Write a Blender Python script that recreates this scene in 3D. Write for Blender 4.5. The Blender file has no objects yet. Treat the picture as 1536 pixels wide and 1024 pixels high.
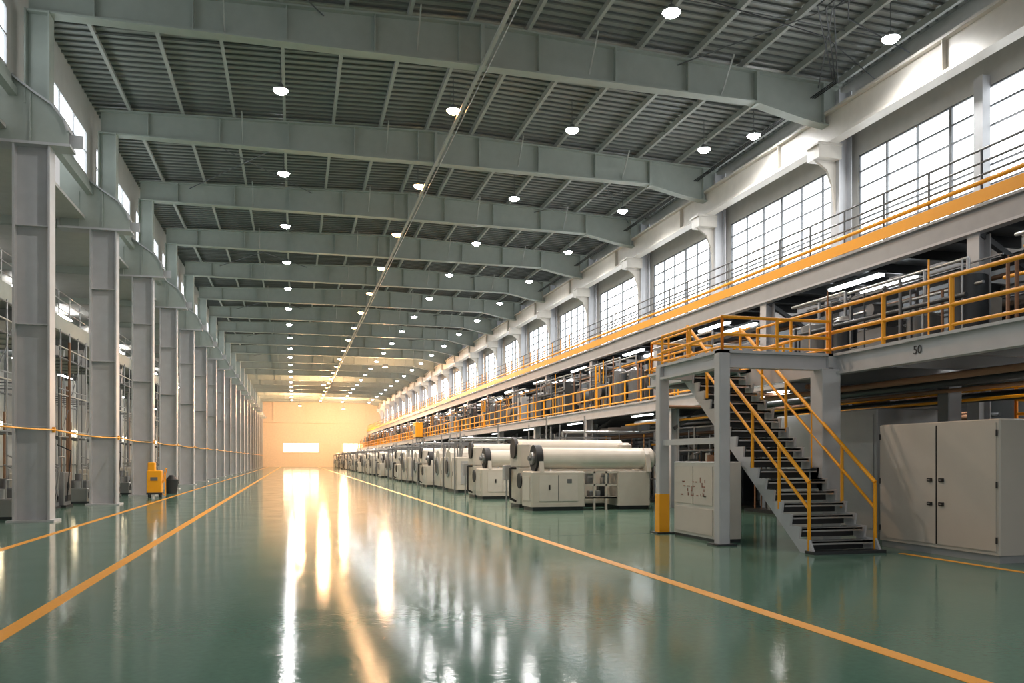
import bpy, math, random
from mathutils import Vector, Matrix
random.seed(7)
scene = bpy.context.scene

# ------------------------------------------------------------------ materials
def mat(name, col, rough=0.5, metal=0.0, var=0.12, scale=3.0, bump=0.0, emit=None, estr=0.0, coat=0.0):
    m = bpy.data.materials.new(name); m.use_nodes = True
    nt = m.node_tree; N = nt.nodes; L = nt.links
    b = N["Principled BSDF"]
    b.inputs["Roughness"].default_value = rough
    b.inputs["Metallic"].default_value = metal
    if coat: b.inputs["Coat Weight"].default_value = coat
    tc = N.new("ShaderNodeTexCoord")
    no = N.new("ShaderNodeTexNoise"); no.inputs["Scale"].default_value = scale; no.inputs["Detail"].default_value = 5
    L.new(tc.outputs["Object"], no.inputs["Vector"])
    mx = N.new("ShaderNodeMix"); mx.data_type = 'RGBA'
    mx.inputs[6].default_value = (*[c*(1-var) for c in col], 1)
    mx.inputs[7].default_value = (*[min(1, c*(1+var)) for c in col], 1)
    L.new(no.outputs["Fac"], mx.inputs[0]); L.new(mx.outputs[2], b.inputs["Base Color"])
    if bump:
        bp = N.new("ShaderNodeBump"); bp.inputs["Strength"].default_value = bump
        L.new(no.outputs["Fac"], bp.inputs["Height"]); L.new(bp.outputs[0], b.inputs["Normal"])
    if emit:
        b.inputs["Emission Color"].default_value = (*emit, 1); b.inputs["Emission Strength"].default_value = estr
    return m

M_STEEL = mat("painted_steel_greygreen", (0.355, 0.40, 0.365), 0.45)
M_COL = mat("painted_steel_column", (0.50, 0.51, 0.53), 0.4)
M_DECK = mat("roof_decking_metal", (0.32, 0.34, 0.32), 0.4, 0.1)
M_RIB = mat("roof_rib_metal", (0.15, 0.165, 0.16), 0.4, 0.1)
M_PURL = mat("roof_purlin_paint", (0.38, 0.40, 0.38), 0.45)
M_CREAM = mat("cream_paint", (0.58, 0.55, 0.50), 0.4)
M_WHITE = mat("machine_white", (0.54, 0.51, 0.45), 0.35)
M_ROLL = mat("roller_white", (0.70, 0.67, 0.60), 0.32)
M_CAB = mat("cabinet_beige", (0.56, 0.52, 0.47), 0.45, var=0.04)
M_GREYW = mat("enclosure_grey", (0.34, 0.35, 0.36), 0.5)
M_YEL = mat("safety_yellow", (0.95, 0.41, 0.01), 0.4, var=0.06)
M_LINE = mat("floor_line_orange", (0.97, 0.40, 0.02), 0.35, var=0.12, scale=12)
M_DARK = mat("dark_steel", (0.05, 0.055, 0.06), 0.4, 0.5)
M_MID = mat("mid_grey_steel", (0.16, 0.17, 0.18), 0.45, 0.3)
M_PIPE = mat("galvanised_pipe", (0.42, 0.43, 0.44), 0.3, 0.8)
M_BLACK = mat("black_rubber", (0.015, 0.015, 0.017), 0.5)
M_RUST = mat("brown_primer", (0.25, 0.13, 0.07), 0.6)
M_WALLD = mat("wall_dark_panel", (0.20, 0.21, 0.22), 0.6)
M_WALLL = mat("wall_light_panel", (0.52, 0.52, 0.50), 0.55)
M_END = mat("end_wall_cream", (0.82, 0.66, 0.50), 0.6)
M_GLASS = mat("window_daylight", (0.8, 0.85, 0.9), 0.3, emit=(0.95, 0.98, 1.0), estr=2.5)
M_GLASSL = mat("window_daylight_left", (0.8, 0.85, 0.9), 0.3, emit=(0.92, 0.97, 1.0), estr=2.6)
M_GLASSE = mat("window_sunset", (0.9, 0.7, 0.5), 0.3, emit=(1.0, 0.82, 0.55), estr=7.0)
M_LW = mat("lamp_white_lens", (1, 1, 1), 0.3, emit=(0.97, 0.98, 1.0), estr=90.0)
M_LO = mat("lamp_warm_lens", (1, 1, 1), 0.3, emit=(1.0, 0.52, 0.20), estr=55.0)
M_TUBE = mat("tube_light", (1, 1, 1), 0.3, emit=(0.92, 0.97, 1.0), estr=10.0)
M_TUBEA = mat("tube_light_aisle", (1, 1, 1), 0.3, emit=(1.0, 0.97, 0.93), estr=30.0)
M_TUBEW = mat("tube_light_warm", (1, 1, 1), 0.3, emit=(1.0, 0.8, 0.5), estr=22.0)
M_RED = mat("red_marking", (0.33, 0.16, 0.12), 0.5)

# floor
def floor_material():
    m = bpy.data.materials.new("green_epoxy_floor"); m.use_nodes = True
    nt = m.node_tree; N = nt.nodes; L = nt.links; b = N["Principled BSDF"]
    tc = N.new("ShaderNodeTexCoord")
    n1 = N.new("ShaderNodeTexNoise"); n1.inputs["Scale"].default_value = 0.35; n1.inputs["Detail"].default_value = 6
    n2 = N.new("ShaderNodeTexNoise"); n2.inputs["Scale"].default_value = 16; n2.inputs["Detail"].default_value = 6
    n3 = N.new("ShaderNodeTexNoise"); n3.inputs["Scale"].default_value = 1.3; n3.inputs["Detail"].default_value = 8
    for n in (n1, n2, n3): L.new(tc.outputs["Object"], n.inputs["Vector"])
    mx = N.new("ShaderNodeMix"); mx.data_type = 'RGBA'
    mx.inputs[6].default_value = (0.095, 0.205, 0.155, 1); mx.inputs[7].default_value = (0.155, 0.290, 0.225, 1)
    L.new(n1.outputs["Fac"], mx.inputs[0])
    mx2 = N.new("ShaderNodeMix"); mx2.data_type = 'RGBA'; mx2.blend_type = 'MULTIPLY'; mx2.inputs[0].default_value = 0.3
    L.new(mx.outputs[2], mx2.inputs[6]); L.new(n2.outputs["Fac"], mx2.inputs[7]); L.new(mx2.outputs[2], b.inputs["Base Color"])
    mr = N.new("ShaderNodeMapRange"); mr.inputs[1].default_value = 0.3; mr.inputs[2].default_value = 0.7
    mr.inputs[3].default_value = 0.06; mr.inputs[4].default_value = 0.13
    L.new(n3.outputs["Fac"], mr.inputs[0]); L.new(mr.outputs[0], b.inputs["Roughness"])
    bp = N.new("ShaderNodeBump"); bp.inputs["Strength"].default_value = 0.06; bp.inputs["Distance"].default_value = 0.02
    L.new(n2.outputs["Fac"], bp.inputs["Height"]); L.new(bp.outputs[0], b.inputs["Normal"])
    b.inputs["IOR"].default_value = 1.33
    return m
M_FLOOR = floor_material()

# ------------------------------------------------------------------ mesh builder
class B:
    def __init__(s): s.v = []; s.f = []; s.mi = []; s.sm = []; s.mats = []
    def m(s, mt):
        if mt not in s.mats: s.mats.append(mt)
        return s.mats.index(mt)
    def add(s, vs, fs, mt, smooth=False):
        o = len(s.v); s.v += [tuple(v) for v in vs]; k = s.m(mt)
        for f in fs: s.f.append(tuple(i+o for i in f)); s.mi.append(k); s.sm.append(smooth)
    def box(s, x0, x1, y0, y1, z0, z1, mt):
        vs = [(x0,y0,z0),(x1,y0,z0),(x1,y1,z0),(x0,y1,z0),(x0,y0,z1),(x1,y0,z1),(x1,y1,z1),(x0,y1,z1)]
        s.add(vs, [(0,3,2,1),(4,5,6,7),(0,1,5,4),(1,2,6,5),(2,3,7,6),(3,0,4,7)], mt)
    def cbox(s, x0, x1, y0, y1, z0, z1, mt, c=0.02):
        def ring(z, e):
            a, b_, d, g = x0+e, x1-e, y0+e, y1-e
            return [(a+c,d,z),(b_-c,d,z),(b_,d+c,z),(b_,g-c,z),(b_-c,g,z),(a+c,g,z),(a,g-c,z),(a,d+c,z)]
        vs = ring(z0,0)+ring(z1-c,0)+ring(z1,c)
        fs = [tuple(range(7,-1,-1)), tuple(range(16,24))]
        for r in (0,8):
            for i in range(8): fs.append((r+i, r+(i+1)%8, r+8+(i+1)%8, r+8+i))
        s.add(vs, fs, mt)
    def bar(s, p, q, w, h, mt):
        p = Vector(p); q = Vector(q); d = (q-p).normalized()
        up = Vector((0,0,1)) if abs(d.z) < 0.95 else Vector((0,1,0))
        a = d.cross(up).normalized()*w/2; c = a.cross(d).normalized()*h/2
        vs = [p-a-c,p+a-c,p+a+c,p-a+c,q-a-c,q+a-c,q+a+c,q-a+c]
        s.add(vs, [(3,2,1,0),(4,5,6,7),(0,1,5,4),(1,2,6,5),(2,3,7,6),(3,0,4,7)], mt)
    def cyl(s, p, q, r, mt, n=10, r2=None):
        p = Vector(p); q = Vector(q); d = (q-p).normalized()
        up = Vector((0,0,1)) if abs(d.z) < 0.95 else Vector((0,1,0))
        a = d.cross(up).normalized(); c = a.cross(d).normalized()
        r2 = r if r2 is None else r2
        v0 = [p+(a*math.cos(t)+c*math.sin(t))*r for t in [2*math.pi*i/n for i in range(n)]]
        v1 = [q+(a*math.cos(t)+c*math.sin(t))*r2 for t in [2*math.pi*i/n for i in range(n)]]
        s.add(v0+v1, [(i,(i+1)%n,n+(i+1)%n,n+i) for i in range(n)], mt, True)
        s.add(v0, [tuple(range(n-1,-1,-1))], mt); s.add(v1, [tuple(range(n))], mt)
    def tube(s, pts, r, mt, n=8):
        for a, b_ in zip(pts[:-1], pts[1:]): s.cyl(a, b_, r, mt, n)
    def prism(s, poly, y0, y1, mt):
        n = len(poly)
        vs = [(x,y0,z) for x,z in poly]+[(x,y1,z) for x,z in poly]
        s.add(vs, [tuple(range(n)), tuple(range(2*n-1,n-1,-1))]+[(i,n+i,n+(i+1)%n,(i+1)%n) for i in range(n)], mt)
    def prismx(s, poly, x0, x1, mt):
        n = len(poly)
        vs = [(x0,y,z) for y,z in poly]+[(x1,y,z) for y,z in poly]
        s.add(vs, [tuple(range(n-1,-1,-1)), tuple(range(n,2*n))]+[(i,(i+1)%n,n+(i+1)%n,n+i) for i in range(n)], mt)
    def hcol(s, x0, x1, y0, y1, z0, z1, mt, t=0.035):
        s.box(x0,x0+t,y0,y1,z0,z1,mt); s.box(x1-t,x1,y0,y1,z0,z1,mt)
        ym = (y0+y1)/2; s.box(x0+t,x1-t,ym-t/2,ym+t/2,z0,z1,mt)
    def mesh(s, name):
        me = bpy.data.meshes.new(name); me.from_pydata(s.v, [], s.f)
        for mt in s.mats: me.materials.append(mt)
        me.polygons.foreach_set("material_index", s.mi); me.polygons.foreach_set("use_smooth", s.sm)
        me.update(); return me
    def done(s, name, loc=(0,0,0), rot=0):
        return inst(s.mesh(name), name, loc, rot)
def inst(me, name, loc=(0,0,0), rot=0, scale=None):
    o = bpy.data.objects.new(name, me); scene.collection.objects.link(o); o.location = loc; o.rotation_euler = (0,0,rot)
    if scale: o.scale = scale
    return o

YEND = 175.0
RX = 5.3
FY = [15.2, 23.7] + [31.9 + 7.75*k for k in range(19) if 31.9+7.75*k < YEND-2]
def ztop(x): return 14.2 - abs(x-RX)*0.42/11.9

# ------------------------------------------------------------------ shell
b = B(); b.box(-14, 18.5, -8, YEND+.5, -0.3, 0, M_FLOOR); b.done("floor")
for n, x in (("a", -2.56), ("b", 4.74), ("c", -4.99)):
    b = B(); w = 0.07 if n == "c" else 0.085
    b.box(x-w, x+w, -8, YEND-1, 0.0005, 0.004, M_LINE); b.done("floor_marking_line")
b = B(); b.box(9.9, 10.02, 4, 12.0, 0.0005, 0.004, M_LINE); b.done("floor_marking_line")
b = B()
for y in (16.6, 32, 47.5, 63): b.box(4.9, 9.5, y, y+.03, 0.0003, 0.002, M_DARK)
b.done("floor_expansion_joints")

b = B()
def slab(x0, x1, y0, y1, off, th, mt):
    for xa, xb in ((x0,RX),(RX,x1)):
        za, zb = ztop(xa)+off, ztop(xb)+off
        b.prism([(xa,za),(xb,zb),(xb,zb+th),(xa,za+th)], y0, y1, mt)
slab(-6.95, 18.0, 8, YEND+.4, 0.26, 0.1, M_DECK)
y = 8.2
while y < YEND-.3:
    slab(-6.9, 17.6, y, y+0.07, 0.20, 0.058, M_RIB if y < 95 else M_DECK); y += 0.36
b.done("ceiling")
b = B()
x = -5.6
while x < 17.4:
    z = ztop(x)
    b.box(x-.035, x+.035, 8, YEND, z+.02, z+.2, M_PURL); b.box(x-.035, x+.07, 8, YEND, z, z+.02, M_PURL)
    x += 1.75
b.done("roof_purlins")
b = B()
for i in range(0, len(FY)-1):
    y0, y1 = FY[i], FY[i+1]
    for t in (.33,.66):
        yy=y0+(y1-y0)*t; b.bar((-5.6,yy,ztop(-5.6)+.1),(RX,yy,ztop(RX)+.1),.02,.02,M_MID); b.bar((RX,yy,ztop(RX)+.1),(17.2,yy,ztop(17.2)+.1),.02,.02,M_MID)
    for xa, xb in ((-4.5, 0.8), (11.5, 16.5)):
        if i % 2 == 0:
            b.cyl((xa,y0,ztop(xa)-.15),(xb,y1,ztop(xb)-.15),0.02,M_MID,6); b.cyl((xb,y0,ztop(xb)-.18),(xa,y1,ztop(xa)-.18),0.02,M_MID,6)
    for xa in (-1.8, 3.4, 8.6, 13.0):
        b.bar((xa,y0,ztop(xa)-.9),(xa,y0+.8,ztop(xa)+.02),.04,.04,M_PURL)
        b.bar((xa,y0,ztop(xa)-.9),(xa,y0-.8,ztop(xa)+.02),.04,.04,M_PURL)
b.done("roof_bracing")
b = B()
b.box(5.2,5.3,9,YEND-2,12.86,12.94,M_PURL); b.cyl((5.42,9,12.9),(5.42,YEND-2,12.9),.02,M_PIPE,6)
for i in range(len(FY)-1):
    for t in (0, .5):
        yy = FY[i]*(1-t)+FY[i+1]*t+.6
        b.cyl((5.25,yy,12.9),(5.25,yy,ztop(5.28)+.1),.012,M_MID,5)
b.done("cable_tray")
b = B()
for dx in (0,.25,.5): b.tube([(13.2+dx,12,13.5),(13.2+dx,19,13.4),(16.2+dx*.3,22.5,13.3),(16.3+dx*.3,60,13.1)],.02,M_DARK,6)
b.tube([(12.0,16,13.7),(14.5,19.5,13.5),(17.3,20.5,13.4)],.02,M_DARK,6); b.tube([(10.0,20,13.8),(14.5,20.5,13.5),(17.3,22,13.3)],.015,M_DARK,6)
b.done("electrical_conduits")

# portal frame
b = B()
BOT = [(-6.05,12.98),(RX,12.98),(14.0,12.92),(15.8,12.55),(17.2,12.35)]
def bz(x):
    for (xa,za),(xb,zb) in zip(BOT[:-1],BOT[1:]):
        if xa <= x <= xb: return za+(zb-za)*(x-xa)/(xb-xa)
    return BOT[0][1]
TOP = [(-6.55,ztop(-6.55)),(RX,ztop(RX)),(17.25,ztop(17.25))]
b.prism([(-6.55,12.98)]+BOT+[(17.25,12.35)]+TOP[::-1], -.015, .015, M_STEEL)
pts = [(-6.55,12.98)]+BOT
for (xa,za),(xb,zb) in zip(pts[:-1],pts[1:]): b.bar((xa,0,za),(xb,0,zb),.38,.05,M_STEEL)
for (xa,za),(xb,zb) in zip(TOP[:-1],TOP[1:]): b.bar((xa,0,za-.02),(xb,0,zb-.02),.38,.05,M_STEEL)
x = -5.0
while x < 17:
    b.box(x-.015,x+.015,-.17,.17,bz(x),ztop(x)-.04,M_STEEL); x += 2.4
for x in (5.28, 14.2):
    b.box(x-.05,x+.05,-.2,.2,bz(x)-.05,ztop(x)-.02,M_STEEL)
b.hcol(-6.86,-6.0,-.25,.25,0.05,9.6,M_COL,.05)
b.box(-6.98,-5.88,-.36,.36,0,0.05,M_COL)
for z in (2.4,5.0,7.5): b.box(-6.81,-6.05,-.2,.2,z,z+.03,M_COL)
cur = [(-5.58,9.62),(-5.58,9.95),(-5.68,10.25),(-5.95,10.6),(-6.4,10.9),(-6.8,11.2),(-7.2,11.65),(-7.7,12.1)]
b.prism([(-7.8,9.62)]+cur+[(-7.8,12.1)], -.2, -.16, M_STEEL)
b.prism([(-7.8,9.62)]+cur+[(-7.8,12.1)], .16, .2, M_STEEL)
b.box(-7.85,-5.52,-.3,.3,9.55,9.62,M_COL)
for (xa,za),(xb,zb) in zip(cur[:-1],cur[1:]): b.bar((xa,0,za),(xb,0,zb),.6,.05,M_COL)
for x in (-7.2,-6.45): b.box(x-.015,x+.015,-.26,.26,9.62,10.85,M_STEEL)
b.hcol(-6.6,-6.02,-.22,.22,10.6,13.0,M_STEEL,.04)
b.hcol(17.12,17.6,-.22,.22,0,13.6,M_COL,.04)
b.prism([(16.35,11.3),(16.5,11.2),(16.8,11.0),(17.0,10.5),(17.12,9.6),(17.12,11.7),(16.35,11.7)], -.05, .05, M_CREAM)
b.box(16.3,17.14,-.32,.32,11.3,11.7,M_CREAM)
b.box(16.25,17.14,-.36,.36,11.7,11.78,M_CREAM)
me = b.mesh("steel_portal_frame")
for y in FY: inst(me, "steel_portal_frame", (0,y,0))

# left upper wall + windows
b = B()
b.box(-6.95,-6.85,-2,YEND,10.75,11.25,M_STEEL); b.box(-6.95,-6.85,-2,YEND,12.75,14.4,M_WALLL)
b.bar((-6.8,-2,10.85),(-6.8,YEND,10.85),.1,.2,M_STEEL)
for i in range(len(FY)-1):
    b.box(-6.95,-6.85,FY[i]-.7,FY[i]+.7,11.25,12.75,M_WALLL)
b.done("wall_left_clerestory")
for i in range(len(FY)-1):
    b = B(); y0,y1 = FY[i]+.7, FY[i+1]-.7
    b.box(-6.93,-6.91,y0,y1,11.25,12.75,M_GLASSL)
    for j in range(5):
        yy = y0+(y1-y0)*j/4; b.box(-6.9,-6.84,yy-.03,yy+.03,11.25,12.75,M_COL)
    for z in (11.25,12.0,12.7): b.box(-6.9,-6.84,y0,y1,z,z+.05,M_COL)
    b.done("window_%d" % (i+1))
# left aisle
b = B(); b.box(-14,-13.8,-2,YEND,0,9.9,M_WALLL)
for y in range(0,170,2): b.box(-13.8,-13.74,y,y+.08,0,9.9,M_WALLD)
for z in (1.2,4.8,6.9): b.box(-13.8,-13.72,-2,YEND,z,z+.08,M_WALLD)
b.done("wall_left")
b = B(); b.box(-13.8,-7.0,-2,YEND,9.9,10.0,M_WALLL)
for y in FY: b.box(-13.8,-7.95,y-.1,y+.1,9.6,9.9,M_STEEL)
b.done("ceiling_left_aisle")
b = B(); b.box(-13.65,-8.6,5,YEND-3,6.7,6.9,M_MID); b.box(-8.7,-8.55,5,YEND-3,6.45,7.0,M_STEEL)
for y in FY: b.box(-13.65,-8.7,y-.1,y+.1,6.3,6.7,M_MID); b.box(-9.0,-8.72,y-.14,y+.14,0,6.3,M_COL)
y = 6
while y < YEND-4:
    b.cyl((-8.6,y,7.0),(-8.6,y,7.95),.02,M_PIPE,6); y += 1.6
for z in (7.3,7.65,7.95): b.cyl((-8.6,5,z),(-8.6,YEND-4,z),.02,M_PIPE,6)
b.done("mezzanine_left")
b = B()
rr = random.Random(3)
for j in range(6):
    y = .6+j*1.25
    b.cyl((-8.0,y,0),(-8.0,y,6.2),.025,M_PIPE,6); b.cyl((-9.4,y,0),(-9.4,y,6.2),.025,M_PIPE,6)
    for z in (2.4,3.9,5.2): b.cyl((-9.4,y,z),(-8.0,y,z),.018,M_MID,6)
    if j < 5: b.cyl((-8.0,y,2.4+1.3*(j%3)),(-8.0,y+1.25,3.6+1.3*(j%3)),.015,M_MID,5)
for z in (2.4,2.6,3.9,4.1,5.2,5.6,6.1): b.cyl((-8.0,.4,z),(-8.0,7.1,z),.025,rr.choice([M_PIPE,M_MID,M_WHITE]),6)
b.box(-9.4,-8.05,.5,6.9,5.22,5.27,M_MID)
for k in range(5):
    y = rr.uniform(.7,6.3); z = 5.27; s_ = rr.uniform(.2,.5)
    b.cbox(-9.2,-8.5,y,y+s_,z,z+rr.uniform(.15,.55),rr.choice([M_MID,M_DARK,M_WHITE,M_GREYW,M_PIPE]),.02)
for k in range(9):
    y = rr.uniform(.7,6.6); x = rr.uniform(-9,-7.8); b.cyl((x,y,.2),(x,y,rr.uniform(2,6)),rr.uniform(.02,.05),rr.choice([M_PIPE,M_MID,M_RUST]),7)
me_rack = b.mesh("pipe_rack")
b = B()
for k in range(7):
    y = .5+k*.95; w = rr.uniform(.5,.85); h = rr.uniform(.5,1.25); x1 = rr.uniform(-7.4,-7.1)
    b.box(x1-.85,x1+.05,y-.02,y+w+.02,0,.08,M_DARK)
    b.cbox(x1-.8,x1,y,y+w,.08,h,rr.choice([M_GREYW,M_WHITE,M_MID,M_PIPE]),.03)
    b.cyl((x1-.4,y+w/2,h),(x1-.4,y+w/2,h+.25),.12,rr.choice([M_PIPE,M_MID]),12)
    b.cyl((x1+.02,y+w/2,h*.6),(x1-.02,y+w/2,h*.6),.14,M_DARK,14)
    b.tube([(x1-.2,y+.1,h),(x1-.2,y+.1,h+.5),(x1-.2,y+.8,h+.5),(x1-.2,y+.8,h)],.025,M_PIPE,6)
    b.tube([(x1+.02,y+.2,.2),(x1+.12,y+.3,h+.7),(x1-.3,y+.3,h+.9)],.02,rr.choice([M_BLACK,M_PIPE]),6)
    b.box(x1-.01,x1+.02,y+.1,y+w-.1,.2,.4,M_DARK)
me_pump = b.mesh("pump_row")
for i in range(len(FY)-1):
    inst(me_rack, "pipe_rack", (0,FY[i]+.1,0)); inst(me_pump, "pump_row", (0,FY[i]+.3,0))
b = B()
for i in range(len(FY)-1):
    y = FY[i]+3
    b.box(-13.7,-13.55,y,y+2.6,3.2,3.4,M_TUBEW); b.box(-13.72,-13.5,y-.1,y+2.7,3.4,3.46,M_MID)
    b.box(-12.5,-12.35,y,y+2.4,6.2,6.25,M_TUBEA); b.box(-12.5,-12.35,y,y+2.4,9.5,9.55,M_TUBEA)
b.done("aisle_tube_lights_left")
b = B()
for i in range(len(FY)):
    b.box(-6.02,-5.94,FY[i]-.05,FY[i]+.05,2.28,2.42,M_YEL)
    if i:
        y0,y1=FY[i-1],FY[i]
        for j in range(6):
            t0,t1=j/6,(j+1)/6
            f=lambda t:2.35-.06*4*t*(1-t)
            b.cyl((-5.95,y0+(y1-y0)*t0,f(t0)),(-5.95,y0+(y1-y0)*t1,f(t1)),.022,M_YEL,6)
b.done("yellow_barrier_cable")

b = B()
b.box(-5.93,-5.32,37.3,37.9,.12,.2,M_DARK)
b.cbox(-5.93,-5.35,37.35,37.85,.2,1.12,M_YEL,.03); b.cbox(-5.9,-5.62,37.4,37.8,1.12,1.46,M_YEL,.03)
b.box(-5.78,-5.5,37.33,37.36,.7,.84,M_MID)
for x in (-5.85,-5.42):
    for y in (37.45,37.75): b.cyl((x-.03,y,.09),(x+.03,y,.09),.09,M_BLACK,12)
b.tube([(-5.33,37.4,.6),(-5.2,37.4,1.2),(-5.2,37.8,1.2),(-5.33,37.8,.6)],.02,M_YEL,6)
b.tube([(-5.36,37.4,.2),(-5.2,37.4,.05),(-5.2,37.4,.95)],.02,M_YEL,6)
b.done("yellow_service_cart")
b = B(); b.cyl((-5.5,41.5,0),(-5.5,41.5,.65),.24,M_DARK,14,.3); b.cyl((-5.5,41.5,.65),(-5.5,41.5,.85),.26,M_BLACK,14,.1)
b.done("waste_bag_bin")

# ------------------------------------------------------------------ right wall
b = B()
b.box(17.75,17.95,-2,YEND,0,8.3,M_WALLD); b.box(17.75,17.95,-2,YEND,11.45,13.2,M_WALLL); b.box(17.75,17.95,-2,YEND,13.5,14.1,M_WALLL)
b.box(17.7,17.76,-2,YEND,8.15,8.3,M_COL)
for i in range(len(FY)): b.box(17.75,17.95,FY[i]-.35,FY[i]+.35,8.3,11.45,M_WALLL)
b.box(17.75,17.95,-2,FY[0]-.35,8.3,11.45,M_WALLL)
b.box(17.82,17.86,-2,YEND,13.2,13.5,M_GLASS)
b.box(17.5,17.75,18.05,18.35,7.1,11.7,M_COL)
b.done("wall_right")
b = B()
b.box(16.6,17.0,2,YEND-.5,12.72,12.8,M_CREAM); b.box(16.76,16.84,2,YEND-.5,11.86,12.72,M_CREAM); b.box(16.6,17.0,2,YEND-.5,11.78,11.86,M_CREAM)
b.box(16.76,16.84,2,YEND-.5,12.8,12.9,M_MID)
y = 3
while y < YEND-1:
    b.box(16.62,16.76,y-.01,y+.01,11.86,12.72,M_CREAM); y += 7.75
b.done("crane_girder_right")
b = B(); b.cyl((17.4,8,13.0),(17.4,YEND-2,13.0),.15,M_PIPE,14); b.done("ventilation_duct")
nw = len(FY)
for i in range(len(FY)-1):
    b = B(); y0,y1 = FY[i]+.35, FY[i+1]-.35
    b.box(17.84,17.87,y0,y1,8.3,11.45,M_GLASS)
    for j in range(7):
        yy = y0+(y1-y0)*j/6; t=.05 if j in(0,3,6) else .02
        b.box(17.76,17.83,yy-t,yy+t,8.3,11.45,M_MID)
    for j in range(7):
        z = 8.3+3.1*j/6; b.box(17.77,17.82,y0,y1,z,z+.045,M_MID)
    b.done("window_%d" % (nw+i))

# end wall
b = B()
b.box(-14,18,YEND,YEND+.3,0,15,M_END)
b.box(-7,17.7,YEND-.25,YEND,8.9,9.3,M_END)
for x in (-4,2.5,8.5,14.5): b.box(x-.15,x+.15,YEND-.2,YEND,9.3,13.8,M_END)
b.done("wall_end")
for k,(xa,xb) in enumerate(((-2.1,4.9),(9.8,13.9))):
    b = B(); b.box(xa,xb,YEND-.06,YEND-.03,3.0,4.75,M_GLASSE)
    for j in range(5):
        x = xa+(xb-xa)*j/4; b.box(x-.05,x+.05,YEND-.12,YEND-.06,3.0,4.75,M_CREAM)
    b.box(xa-.1,xb+.1,YEND-.14,YEND,2.85,3.0,M_CREAM); b.box(xa-.1,xb+.1,YEND-.14,YEND,4.75,4.9,M_CREAM)
    b.done("window_%d" % (100+k))

# ------------------------------------------------------------------ upper walkway right
b = B()
UX = 14.5
b.box(UX,17.05,2,YEND-3,6.95,7.05,M_MID)
b.box(UX-.12,UX+.12,2,YEND-3,7.06,7.12,M_GREYW); b.box(UX-.03,UX+.03,2,YEND-3,6.6,7.06,M_GREYW); b.box(UX-.12,UX+.12,2,YEND-3,6.54,6.6,M_COL)
b.box(UX-.14,UX-.1,2,YEND-3,7.14,7.42,M_YEL)
y = 2.5
while y < YEND-4:
    b.box(UX,17.05,y-.05,y+.05,6.7,6.95,M_DARK)
    b.cyl((UX-.08,y,7.05),(UX-.08,y,8.3),.028,M_YEL if y > 40 else M_MID,6); y += 1.55
for z,mt in ((7.75,M_MID),(8.02,M_MID),(8.3,M_MID)): b.cyl((UX-.08,2,z),(UX-.08,YEND-4,z),.025,mt,6)
b.cyl((UX-.12,2,7.58),(UX-.12,YEND-4,7.58),.05,M_YEL,6)
for y in FY:
    b.bar((UX+.1,y,6.6),(17.1,y,5.2),.12,.12,M_MID)
    b.hcol(UX-.02,UX+.3,y-.17,y+.17,0,6.54,M_COL,.03)
for z in (5.6,6.3): b.cyl((16.2,2,z),(16.2,YEND-5,z),.09,M_PIPE,10)
b.box(15.0,15.5,2,YEND-5,5.9,6.0,M_DARK)
b.done("upper_walkway")
b = B()
for i in range(len(FY)):
    for x in (15.3,16.4):
        y = FY[i]-4.4
        b.box(x,x+.18,y,y+2.2,6.55,6.62,M_TUBE); b.box(x-.04,x+.22,y-.05,y+2.25,6.62,6.7,M_MID)
b.done("tube_lights_walkway")
b = B()  # fill tubes added to brighten the space under the mezzanines
for i in range(2,len(FY)):
    y = FY[i]-4; b.box(12.5,12.6,y,y+1.8,3.2,3.24,M_TUBE); b.box(12.46,12.64,y-.05,y+1.85,3.24,3.3,M_MID)
for (x,y) in ((12.3,5.5),(12.3,10.2),(15.2,9.5),(15.0,15.2),(10.9,16.9),(14.8,12.2),(16,11)): b.box(x,x+.1,y,y+1.5,3.14,3.18,M_TUBEA); b.box(x-.04,x+.14,y-.05,y+1.55,3.18,3.24,M_MID)
b.done("fill_tubes_mezzanine")

# ------------------------------------------------------------------ mezzanines
def railing(b, p, q, h=.85, step=1.5, mt=M_YEL, r=.024, rails=(.12,.48,1.0)):
    p = Vector(p); q = Vector(q); L = (q-p).length; n = max(1, round(L/step))
    for i in range(n+1):
        a = p.lerp(q, i/n); b.cyl(a, a+Vector((0,0,h)), r, mt, 8)
    for k in rails:
        o = Vector((0,0,h*k)); b.cyl(p+o, q+o, r*(1 if k > .2 else .8), mt, 8)
def mezz(b, x0, x1, y0, y1, z):
    b.box(x0+.1,x1,y0,y1,z-.08,z,M_MID)
    b.box(x0-.1,x0+.1,y0,y1,z-.05,z,M_COL); b.box(x0-.02,x0+.02,y0,y1,z-.35,z-.05,M_COL); b.box(x0-.1,x0+.1,y0,y1,z-.4,z-.35,M_COL)
    yy = y0+.5
    while yy < y1:
        b.box(x0+.02,x1,yy-.05,yy+.05,z-.35,z-.08,M_MID); yy += 1.9
b = B()
mezz(b, 12.0, 17.0, 18.6, YEND-6, 3.65)
railing(b, (12.0,18.7,3.65),(12.0,YEND-7,3.65), r=.034)
for y in FY[1:]:
    b.hcol(12.0,12.3,y+1.5,y+1.8,0,3.25,M_COL,.03)
    b.bar((12.15,y+1.6,2.6),(13.2,y+1.6,3.3),.1,.1,M_MID)
b.done("mezzanine_platform")
b = B()
mezz(b, 10.1, 17.0, 3.0, 13.9, 3.62)
b.box(9.9,17.0,16.7,18.6,3.54,3.62,M_MID); b.box(9.9,10.1,13.9,18.6,3.22,3.62,M_COL); b.box(10.1,12.0,13.9,18.6,3.54,3.62,M_MID); b.box(12.0,17.0,13.9,16.7,3.54,3.62,M_MID)
railing(b, (10.1,3.1,3.62),(10.1,14.2,3.62), h=.88, step=1.5, r=.038)
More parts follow.
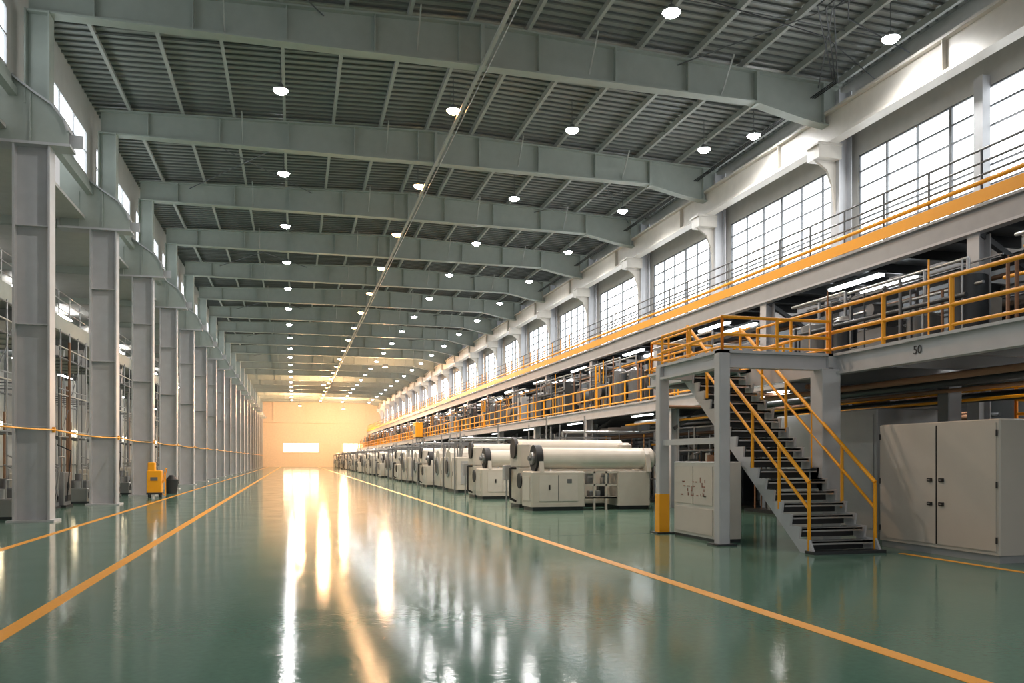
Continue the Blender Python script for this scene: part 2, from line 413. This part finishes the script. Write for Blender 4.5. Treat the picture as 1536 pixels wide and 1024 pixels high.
for y in (5.0,9.0): b.hcol(13.2,13.55,y,y+.35,0,3.22,M_COL,.03)
b.cbox(11.75,12.05,12.9,13.2,0,3.2,M_MID,.02)
b.done("mezzanine_platform")
def text(name, s, loc, rot, size, mt, parent=None):
    cu = bpy.data.curves.new(name,'FONT'); cu.body = s; cu.size = size; cu.extrude = .003; cu.align_x='CENTER'; cu.align_y='CENTER'
    cu.materials.append(mt); o = bpy.data.objects.new(name, cu); scene.collection.objects.link(o); o.location = loc; o.rotation_euler = rot
    return o
text("platform_number", "50", (10.07,11.75,3.42), (math.pi/2,0,-math.pi/2), .2, M_BLACK)

# stair tower frame
b = B()
X0,X1,Y0,Y1,Z = 7.7,9.9,14.0,16.6,3.62
for (x,y) in ((X0,Y0),(X0,Y1)):
    b.cbox(x-.11,x+.11,y-.11,y+.11,.03,Z-.05,M_COL,.015); b.box(x-.2,x+.2,y-.2,y+.2,0,.03,M_DARK)
b.cbox(X0-.12,X0+.12,Y1-.12,Y1+.12,.03,.85,M_YEL,.01)
b.cbox(X1-.2,X1+.2,Y0-.2,Y0+.2,0,Z-.3,M_COL,.015)
def ibeam_x(y,x0,x1): b.box(x0,x1,y-.1,y+.1,Z-.05,Z,M_COL); b.box(x0,x1,y-.02,y+.02,Z-.27,Z-.05,M_COL); b.box(x0,x1,y-.1,y+.1,Z-.32,Z-.27,M_COL)
def ibeam_y(x,y0,y1): b.box(x-.1,x+.1,y0,y1,Z-.05,Z,M_COL); b.box(x-.02,x+.02,y0,y1,Z-.27,Z-.05,M_COL); b.box(x-.1,x+.1,y0,y1,Z-.32,Z-.27,M_COL)
ibeam_x(Y0,X0-.1,X1+.1); ibeam_y(X0,Y0-.1,Y1+.1); ibeam_x(18.5,8.3,X1+.1); ibeam_y(8.3,Y1+.1,18.5); b.box(X0,8.4,Y1-.02,Y1+.1,Z-.3,Z,M_COL)
b.box(8.4,X1,16.9,18.45,Z-.06,Z,M_MID)
b.bar((X0,Y1,1.95),(X0,Y0,1.95),.08,.12,M_COL)
railing(b,(X0,Y0,Z),(X1+.1,Y0,Z),h=.62,step=1.1,r=.03)
railing(b,(X0,Y0,Z),(X0,Y1,Z),h=.62,step=1.1,r=.03)
railing(b,(8.3,Y1,Z),(8.3,18.5,Z),h=.75,step=1.0,r=.025)
railing(b,(8.3,18.5,Z),(X1,18.5,Z),h=.75,step=1.1,r=.025)
railing(b,(X1+.1,Y0,Z),(X1+.1,16.6,Z),h=.88,step=1.1,r=.03)
b.done("stair_tower_platform")
# staircase
b = B()
sx0,sx1 = 8.42,9.72; ys,ye = 12.35,16.85; n = 17
for k in range(n):
    z = Z*(k+1)/(n+1); y = ys+(ye-ys)*k/n
    b.box(sx0+.05,sx1-.05,y,y+.27,z-.03,z,M_MID); b.box(sx0+.05,sx1-.05,y,y+.03,z-.06,z+.004,M_PIPE)
    b.box(sx0+.05,sx1-.05,y+.25,y+.265,z-.17,z-.03,M_DARK)
for x in (sx0,sx1):
    prof=[(ys-.15,0.0),(ys+.22,0.0),(ye+.1,Z-.32)]
    saw=[]
    for k in range(n-1,-1,-1):
        z = Z*(k+1)/(n+1); y = ys+(ye-ys)*k/n
        saw += [(y+.27,z+.03),(y-.03,z+.03)]
    b.prismx(prof+[(ye+.1,Z-.02)]+saw+[(ys-.15,.02)], x-.02, x+.02, M_COL)
    for h,rr_ in ((.95,.036),(.5,.028)):
        b.cyl((x,ys,.25+h),(x,ye,Z-.0+h-.05),rr_,M_YEL,8)
    for k in range(0,6):
        t = k/5; y = ys+(ye-ys)*t; z = Z*t
        b.cyl((x,y,max(z-.05,0)+.03),(x,y,z+.95+.25*(1-t)-.02),.03,M_YEL,8)
b.box(sx0-.05,sx1+.05,ys-.22,ys+.05,0,.05,M_DARK)
b.done("metal_staircase")

# small electrical cabinet under tower
b = B()
b.box(7.8,8.32,14.42,16.18,0,.06,M_DARK); b.cbox(7.78,8.34,14.4,16.2,.06,1.55,M_CREAM,.02)
b.box(7.765,7.78,14.5,15.28,.7,1.45,M_CAB); b.box(7.765,7.78,15.32,16.1,.7,1.45,M_CAB); b.box(7.765,7.78,14.5,16.1,.12,.62,M_CAB)
r9 = random.Random(9)
for k in range(26):
    yy = r9.uniform(14.75,15.75); z=r9.choice([.86,.95,1.04,1.13])
    if r9.random()<.6: b.box(7.758,7.766,yy,yy+r9.uniform(.05,.12),z,z+.022,M_RED)
    else: b.box(7.758,7.766,yy,yy+.022,z,z+r9.uniform(.05,.12),M_RED)
b.cyl((8.0,15.0,1.55),(8.0,15.0,1.68),.07,M_RUST,10); b.cyl((8.1,15.3,1.55),(8.1,15.3,1.72),.05,M_WHITE,10); b.tube([(8.05,15.5,1.55),(8.05,15.5,1.75),(8.05,15.8,1.7)],.02,M_DARK,6)
b.done("electrical_cabinet")
# big control cabinet
b = B()
b.box(10.43,12.2,10.43,13.07,0,.12,M_GREYW)
b.cbox(10.4,12.2,10.4,13.1,.12,2.22,M_CAB,.02)
b.box(10.385,10.4,10.46,11.66,.18,2.16,M_CAB); b.box(10.385,10.4,11.7,13.04,.18,2.16,M_CAB)
b.box(10.39,10.402,11.66,11.7,.18,2.16,M_BLACK)
for (y,z) in ((11.82,1.25),(11.82,.85),(11.56,.85),(11.56,1.25)):
    b.box(10.36,10.386,y-.05,y+.05,z-.03,z+.03,M_BLACK); b.box(10.35,10.362,y-.025,y+.025,z-.012,z+.012,M_PIPE)
for z in (.35,1.2,2.0):
    b.cyl((10.38,13.06,z-.05),(10.38,13.06,z+.05),.015,M_BLACK,6); b.cyl((10.38,10.44,z-.05),(10.38,10.44,z+.05),.015,M_BLACK,6)
b.done("control_cabinet")
b = B()
b.cbox(11.3,13.0,14.3,17.9,0,2.62,M_GREYW,.02); b.box(11.28,11.3,14.4,16.0,.2,2.5,M_GREYW); b.box(11.28,11.3,16.1,17.8,.2,2.5,M_GREYW); b.box(11.26,11.28,15.8,15.9,1.2,1.35,M_BLACK)
b.done("machine_enclosure")
b = B()
b.box(13.9,16.8,6,13.5,2.25,2.35,M_MID); b.box(13.85,13.95,6,13.5,2.15,2.4,M_YEL)
for y in (6.2,9.8,13.3): b.box(13.95,14.1,y-.07,y+.07,0,2.25,M_COL)
railing(b,(13.9,6,2.4),(13.9,13.5,2.4),h=.8,step=1.2,r=.035)
railing(b,(13.9,13.5,2.4),(16.8,13.5,2.4),h=.8,step=1.2,r=.035)
b.done("service_platform")
b = B()
for k,(x,z,mt,r) in enumerate(((10.7,3.0,M_RUST,.06),(10.95,3.05,M_PIPE,.05),(11.2,2.95,M_DARK,.08),(12.4,2.9,M_YEL,.04),(12.8,3.0,M_PIPE,.07),(13.5,2.85,M_DARK,.1),(12.2,2.7,M_YEL,.03),(11.6,2.85,M_RUST,.04))):
    b.cyl((x,4,z),(x,30 if x>12.3 else 18.4,z),r,mt,10)
for y in (15.2,17.3,19,22): b.cyl((10.3,y,3.1),(16.8,y,3.1),.05,M_RUST,8)
b.done("overhead_pipe_bundle")

# ------------------------------------------------------------------ process skids
def skid(seed, hmax, light=False):
    r = random.Random(seed); b = B()
    pal = [M_MID,M_DARK,M_GREYW,M_PIPE,M_WHITE,M_MID] if not light else [M_WHITE,M_GREYW,M_PIPE,M_CREAM,M_MID]
    b.box(0,3.6,0,7.0,0,.1,M_DARK)
    y = .2
    while y < 6.3:
        w = r.uniform(.6,1.3); d = r.uniform(.7,1.6); h = r.uniform(.45,.85)*hmax; x = r.uniform(0.1,.6)
        kind = r.choice("btcf")
        if kind == "b":
            b.cbox(x,x+d,y,y+w,.1,h,r.choice(pal),.03); b.box(x-.02,x,y+.1,y+w-.1,.3,h*.6,r.choice(pal)); b.box(x-.03,x-.02,y+.2,y+.35,h*.7,h*.8,M_BLACK)
        elif kind == "t":
            b.cyl((x+.5,y+w/2,.3),(x+.5,y+w/2,h),w*.42,r.choice(pal),18); b.cyl((x+.5,y+w/2,h),(x+.5,y+w/2,h+.15),w*.42,M_PIPE,18,w*.15)
            b.tube([(x+.5,y+w/2,h+.1),(x+.5,y+w/2,hmax),(x+.5,6.9,hmax)],.04,M_PIPE)
            for a in (-.25,.25): b.box(x+.45+a,x+.55+a,y+w/2-.05,y+w/2+.05,.1,.35,M_DARK)
        elif kind == "c":
            zc=h*.6; b.cyl((x,y+w/2,zc),(x+1.8,y+w/2,zc),w*.35,r.choice(pal),18); b.cyl((x-.04,y+w/2,zc),(x,y+w/2,zc),w*.4,M_DARK,18)
            b.box(x+.2,x+.35,y+.1,y+w-.1,.1,zc-.15,M_MID); b.box(x+1.3,x+1.45,y+.1,y+w-.1,.1,zc-.15,M_MID)
        else:
            for dx in (0,.9):
                for dy in (0,w): b.box(x+dx,x+dx+.06,y+dy-.03,y+dy+.03,.1,hmax*.9,M_MID)
            for z in (.3,.55,.85): b.box(x,x+.96,y-.03,y+w+.03,hmax*z,hmax*z+.05,M_MID)
            b.cbox(x+.1,x+.8,y+.1,y+w-.1,hmax*.3+.05,hmax*.5,r.choice(pal),.03)
            b.cyl((x+.1,y+w/2,hmax*.7),(x+.9,y+w/2,hmax*.7),.15,r.choice(pal),14)
        y += w+r.uniform(.1,.4)
    for k in range(7):
        z = r.uniform(.6,1)*hmax; x = r.uniform(0,3); b.cyl((x,.1,z),(x,7.0,z),r.uniform(.02,.07),r.choice([M_PIPE,M_MID,M_RUST,M_DARK,M_YEL]),8)
    for k in range(16):
        y = r.uniform(.2,6.8); x = r.uniform(0,.5); b.cyl((x,y,.1),(x,y,r.uniform(.6,1)*hmax),r.uniform(.015,.04),r.choice([M_PIPE,M_MID,M_RUST,M_YEL,M_DARK]),6)
    for k in range(3):
        x = r.uniform(1.8,3.0); y=r.uniform(.5,5.5); b.cbox(x,x+.6,y,y+.9,.1,hmax*r.uniform(.6,.95),r.choice(pal),.03)
    return b.mesh("process_skid")
low = [skid(s,2.7) for s in (1,2,3,4)]; up = [skid(s,2.3) for s in (11,12,13)]
for i in range(1,len(FY)-1):
    inst(low[i%4],"process_skid",(12.75,FY[i]+.1,0)); inst(up[i%3],"process_skid",(12.9,FY[i]+.1,3.65))
inst(up[1],"process_skid",(12.6,6.2,3.62)); inst(up[0],"process_skid",(13.2,14.2,3.62)); inst(low[2],"process_skid",(13.4,16.0,0))

# ------------------------------------------------------------------ roller machines
def roller_machine(var):
    r = random.Random(50+var); b = B()
    for (x0,x1,y0,y1) in ((0,1.75,0,1.1),(2.9,4.0,.1,1.2)):
        b.box(x0+.05,x1-.05,y0+.05,y1-.05,0,.12,M_DARK)
        b.cbox(x0,x1,y0,y1,.12,1.22,M_WHITE,.04)
    b.box(.25,1.5,-.02,0,.3,1.1,M_CREAM); b.box(-.02,0,.15,.95,.3,1.05,M_CREAM); b.box(.86,.88,-.025,-.02,.3,1.1,M_DARK)
    b.box(.55,.6,-.04,-.02,.65,.8,M_BLACK); b.box(1.15,1.3,-.03,-.02,.85,.98,M_MID)
    for x in (.15,1.55):
        for y in (.15,.95): b.cyl((x,y,0),(x,y,.14),.07,M_BLACK,8)
    for z in (.35,.75,1.15): b.box(1.75,2.9,.2,.3,z,z+.06,M_WHITE); b.box(1.75,2.9,.8,.9,z,z+.06,M_WHITE)
    b.box(1.75,2.9,.2,.95,.35,.4,M_MID)
    for x in (2.1,2.5): b.box(x,x+.06,.2,.28,.0,1.2,M_WHITE)
    for k in range(10):
        x = r.uniform(1.8,2.7); h=r.uniform(.15,.35); z=r.choice([.4,.8]); b.cbox(x,x+.18,.4,.7,z,z+h,r.choice([M_MID,M_PIPE,M_DARK,M_GREYW]),.02)
    b.prismx([(.0,1.2),(1.1,1.2),(.95,1.75),(.75,1.95),(.35,1.95),(.15,1.75)], .28,.42, M_WHITE)
    b.prismx([(.0,1.2),(1.1,1.2),(.95,1.75),(.75,1.95),(.35,1.95),(.15,1.75)], 3.85,3.99, M_WHITE)
    b.cyl((.42,.5,1.62),(4.15,.5,1.62),.34,M_ROLL,32); b.cyl((4.15,.5,1.62),(4.3,.5,1.62),.34,M_ROLL,32,.2)
    b.cyl((.2,.5,1.62),(.42,.5,1.62),.42,M_BLACK,28); b.cyl((.12,.5,1.62),(.2,.5,1.62),.2,M_PIPE,20); b.cyl((.04,.5,1.62),(.12,.5,1.62),.08,M_MID,12)
    b.box(.1,4.0,1.75,2.85,0,.12,M_DARK); b.cbox(.05,4.05,1.7,2.9,.12,1.35,M_WHITE,.05)
    b.cbox(.05,.5,1.7,2.9,1.35,2.15,M_WHITE,.08); b.cbox(3.6,4.05,1.7,2.9,1.35,2.15,M_WHITE,.08)
    b.cyl((.1,2.2,1.95),(3.8,2.2,1.95),.3,M_ROLL,28); b.cyl((-.02,2.2,1.95),(.1,2.2,1.95),.34,M_BLACK,24)
    b.cyl((-.05,1.3,.9),(0.0,1.3,.9),.25,M_BLACK,20)
    b.tube([(.05,2.0,1.3),(-.15,2.0,1.3),(-.15,2.0,.3),(.05,2.0,.2)],.04,M_BLACK)
    b.tube([(1.0,1.2,1.2),(1.0,1.35,1.5),(1.0,1.7,1.5)],.03,M_PIPE)
    b.cbox(-.25,-.02,2.4,2.7,.9,1.4,M_GREYW,.02); b.cyl((-.14,2.55,0),(-.14,2.55,.9),.03,M_PIPE)
    for x in (1.4,2.8): b.cyl((x,3.0,0),(x,3.0,3.1),.03,M_PIPE)
    return b.mesh("roller_machine")
def drum_machine(var):
    r = random.Random(80+var); b = B()
    b.box(.1,3.4,.1,2.9,0,.15,M_DARK)
    b.cbox(0,1.0,0,1.2,.15,1.7,M_WHITE,.05); b.box(-.02,0,.2,1.0,.3,1.5,M_CREAM); b.box(-.03,-.02,.85,.92,.8,1.0,M_BLACK); b.box(.2,.8,-.02,0,.4,1.5,M_GREYW)
    b.prismx([(1.4,.15),(3.0,.15),(3.0,1.5),(2.8,1.9),(2.4,2.05),(2.0,2.05),(1.6,1.9),(1.4,1.5)],0,1.6,M_WHITE)
    b.cyl((-.06,2.2,1.2),(0,2.2,1.2),.5,M_GREYW,28); b.cyl((-.1,2.2,1.2),(-.06,2.2,1.2),.36,M_DARK,28)
    b.cyl((1.0,.6,1.1),(3.4,.6,1.1),.45,M_ROLL,28); b.box(1.6,3.4,1.5,2.9,.15,1.3,M_MID)
    b.cyl((1.6,2.2,1.55),(3.4,2.2,1.55),.25,M_ROLL,22)
    for k in range(5):
        y=r.uniform(.3,2.8); b.cyl((r.uniform(.1,.5),y,1.6),(r.uniform(.1,.5),y,r.uniform(2.1,2.9)),.03,M_PIPE,6)
    b.tube([(.3,.4,1.7),(.3,.4,2.6),(3.3,.4,2.6)],.05,M_PIPE)
    for y in (0.05,3.1):
        b.box(-.1,-.04,y,y+.06,0,2.4,M_MID); b.box(2.0,2.06,y,y+.06,0,2.4,M_MID); b.box(-.1,2.06,y,y+.06,2.34,2.4,M_MID)
    return b.mesh("drum_machine")
RM=[roller_machine(i) for i in range(2)]; DM=[drum_machine(i) for i in range(3)]
inst(RM[0],"roller_machine",(7.05,24.6,0))
inst(RM[1],"roller_machine",(7.2,32.3,0))
inst(DM[0],"drum_machine",(9.2,28.6,0))
y = 38.6; k = 0
while y < 160:
    if k % 3 == 2: inst(RM[k%2],"roller_machine",(7.3,y,0),0)
    else: inst(DM[k%3],"drum_machine",(7.4+.2*(k%2),y,0),0)
    y += 4.3; k += 1
b = B(); b.box(11.2,11.9,79,81,3.6,3.7,M_DARK); b.cbox(11.2,11.9,79.1,80.9,3.7,5.1,M_YEL,.05); b.box(11.18,11.2,79.4,80.6,4.0,4.8,M_MID); b.box(11.5,11.6,79.2,79.3,0,3.6,M_COL); b.box(11.5,11.6,80.7,80.8,0,3.6,M_COL); b.done("yellow_hoist_unit")

# ------------------------------------------------------------------ high bay lamps
def lampmesh(warm):
    b = B(); lens = M_LO if warm else M_LW
    b.cyl((0,0,.0),(0,0,.04),.24,M_PIPE,20); b.cyl((0,0,.04),(0,0,.18),.13,M_MID,16,.08); b.cyl((0,0,.18),(0,0,1.05),.012,M_MID,6)
    b.cyl((0,0,-.1),(0,0,-.05),.12,lens,20,.19); b.cyl((0,0,-.05),(0,0,.0),.19,lens,20,.23)
    return b.mesh("high_bay_lamp")
LW_,LO_ = lampmesh(False), lampmesh(True)
dW = bpy.data.lights.new("lamp_source_white",'SPOT'); dW.energy=900; dW.color=(1,.97,.93); dW.spot_size=math.radians(165); dW.spot_blend=.6; dW.shadow_soft_size=.2
dO = bpy.data.lights.new("lamp_source_warm",'SPOT'); dO.energy=1500; dO.color=(1,.60,.32); dO.spot_size=math.radians(165); dO.spot_blend=.6; dO.shadow_soft_size=.2
def lamp(x,y,z,warm=False):
    o = inst(LO_ if warm else LW_, "high_bay_lamp", (x,y,z))
    if y < 115:
        l = bpy.data.objects.new("lamp_source", dO if warm else dW); scene.collection.objects.link(l); l.parent = o; l.location=(0,0,-.15)
for i in range(len(FY)):
    y = 19.1+7.8*i
    if y > YEND-3: break
    lamp(-.4,y,13.05); lamp(5.05,y,13.0,True); lamp(9.25,y+.3,12.9)
    if i: lamp(14.5,y+.8,12.9)
lamp(15.6,19.2,12.95); lamp(15.7,26.3,13.0)

for (x,y,z,e) in ((1,152,11,7500),(9,160,11,7500),(4,120,12,4500),(10,95,12,2500)):  # warm fill lights added for the hazy far-end glow, not known fixtures
    b = B(); b.cbox(-.3,.3,-.2,.2,0,.3,M_MID,.03); b.box(-.25,.25,-.15,.15,-.03,0,M_LO); b.cyl((0,0,.3),(0,0,14.1-z),.015,M_MID,6)
    o = b.done("warm_fill_light",(x,y,z))
    ld = bpy.data.lights.new("warm_fill_source",'POINT'); ld.energy=e; ld.color=(1,.57,.29); ld.shadow_soft_size=.5
    l = bpy.data.objects.new("warm_fill_source",ld); scene.collection.objects.link(l); l.parent=o; l.location=(0,0,-.6)

# ------------------------------------------------------------------ world + camera
w = bpy.data.worlds.new("World"); scene.world = w; w.use_nodes = True
bg = w.node_tree.nodes["Background"]; bg.inputs[0].default_value=(1,.98,.96,1); bg.inputs[1].default_value=0.55
cam = bpy.data.cameras.new("camera"); co = bpy.data.objects.new("camera", cam); scene.collection.objects.link(co)
co.location=(0,0,1.6); co.rotation_euler=(math.pi/2,0,-math.atan(327/1250))
cam.sensor_width=36; cam.lens=1250/1536*36; cam.shift_y=176/1536; cam.clip_end=500; cam.clip_start=.05
scene.camera = co
scene.view_settings.view_transform='Standard'
scene.view_settings.exposure=0.1
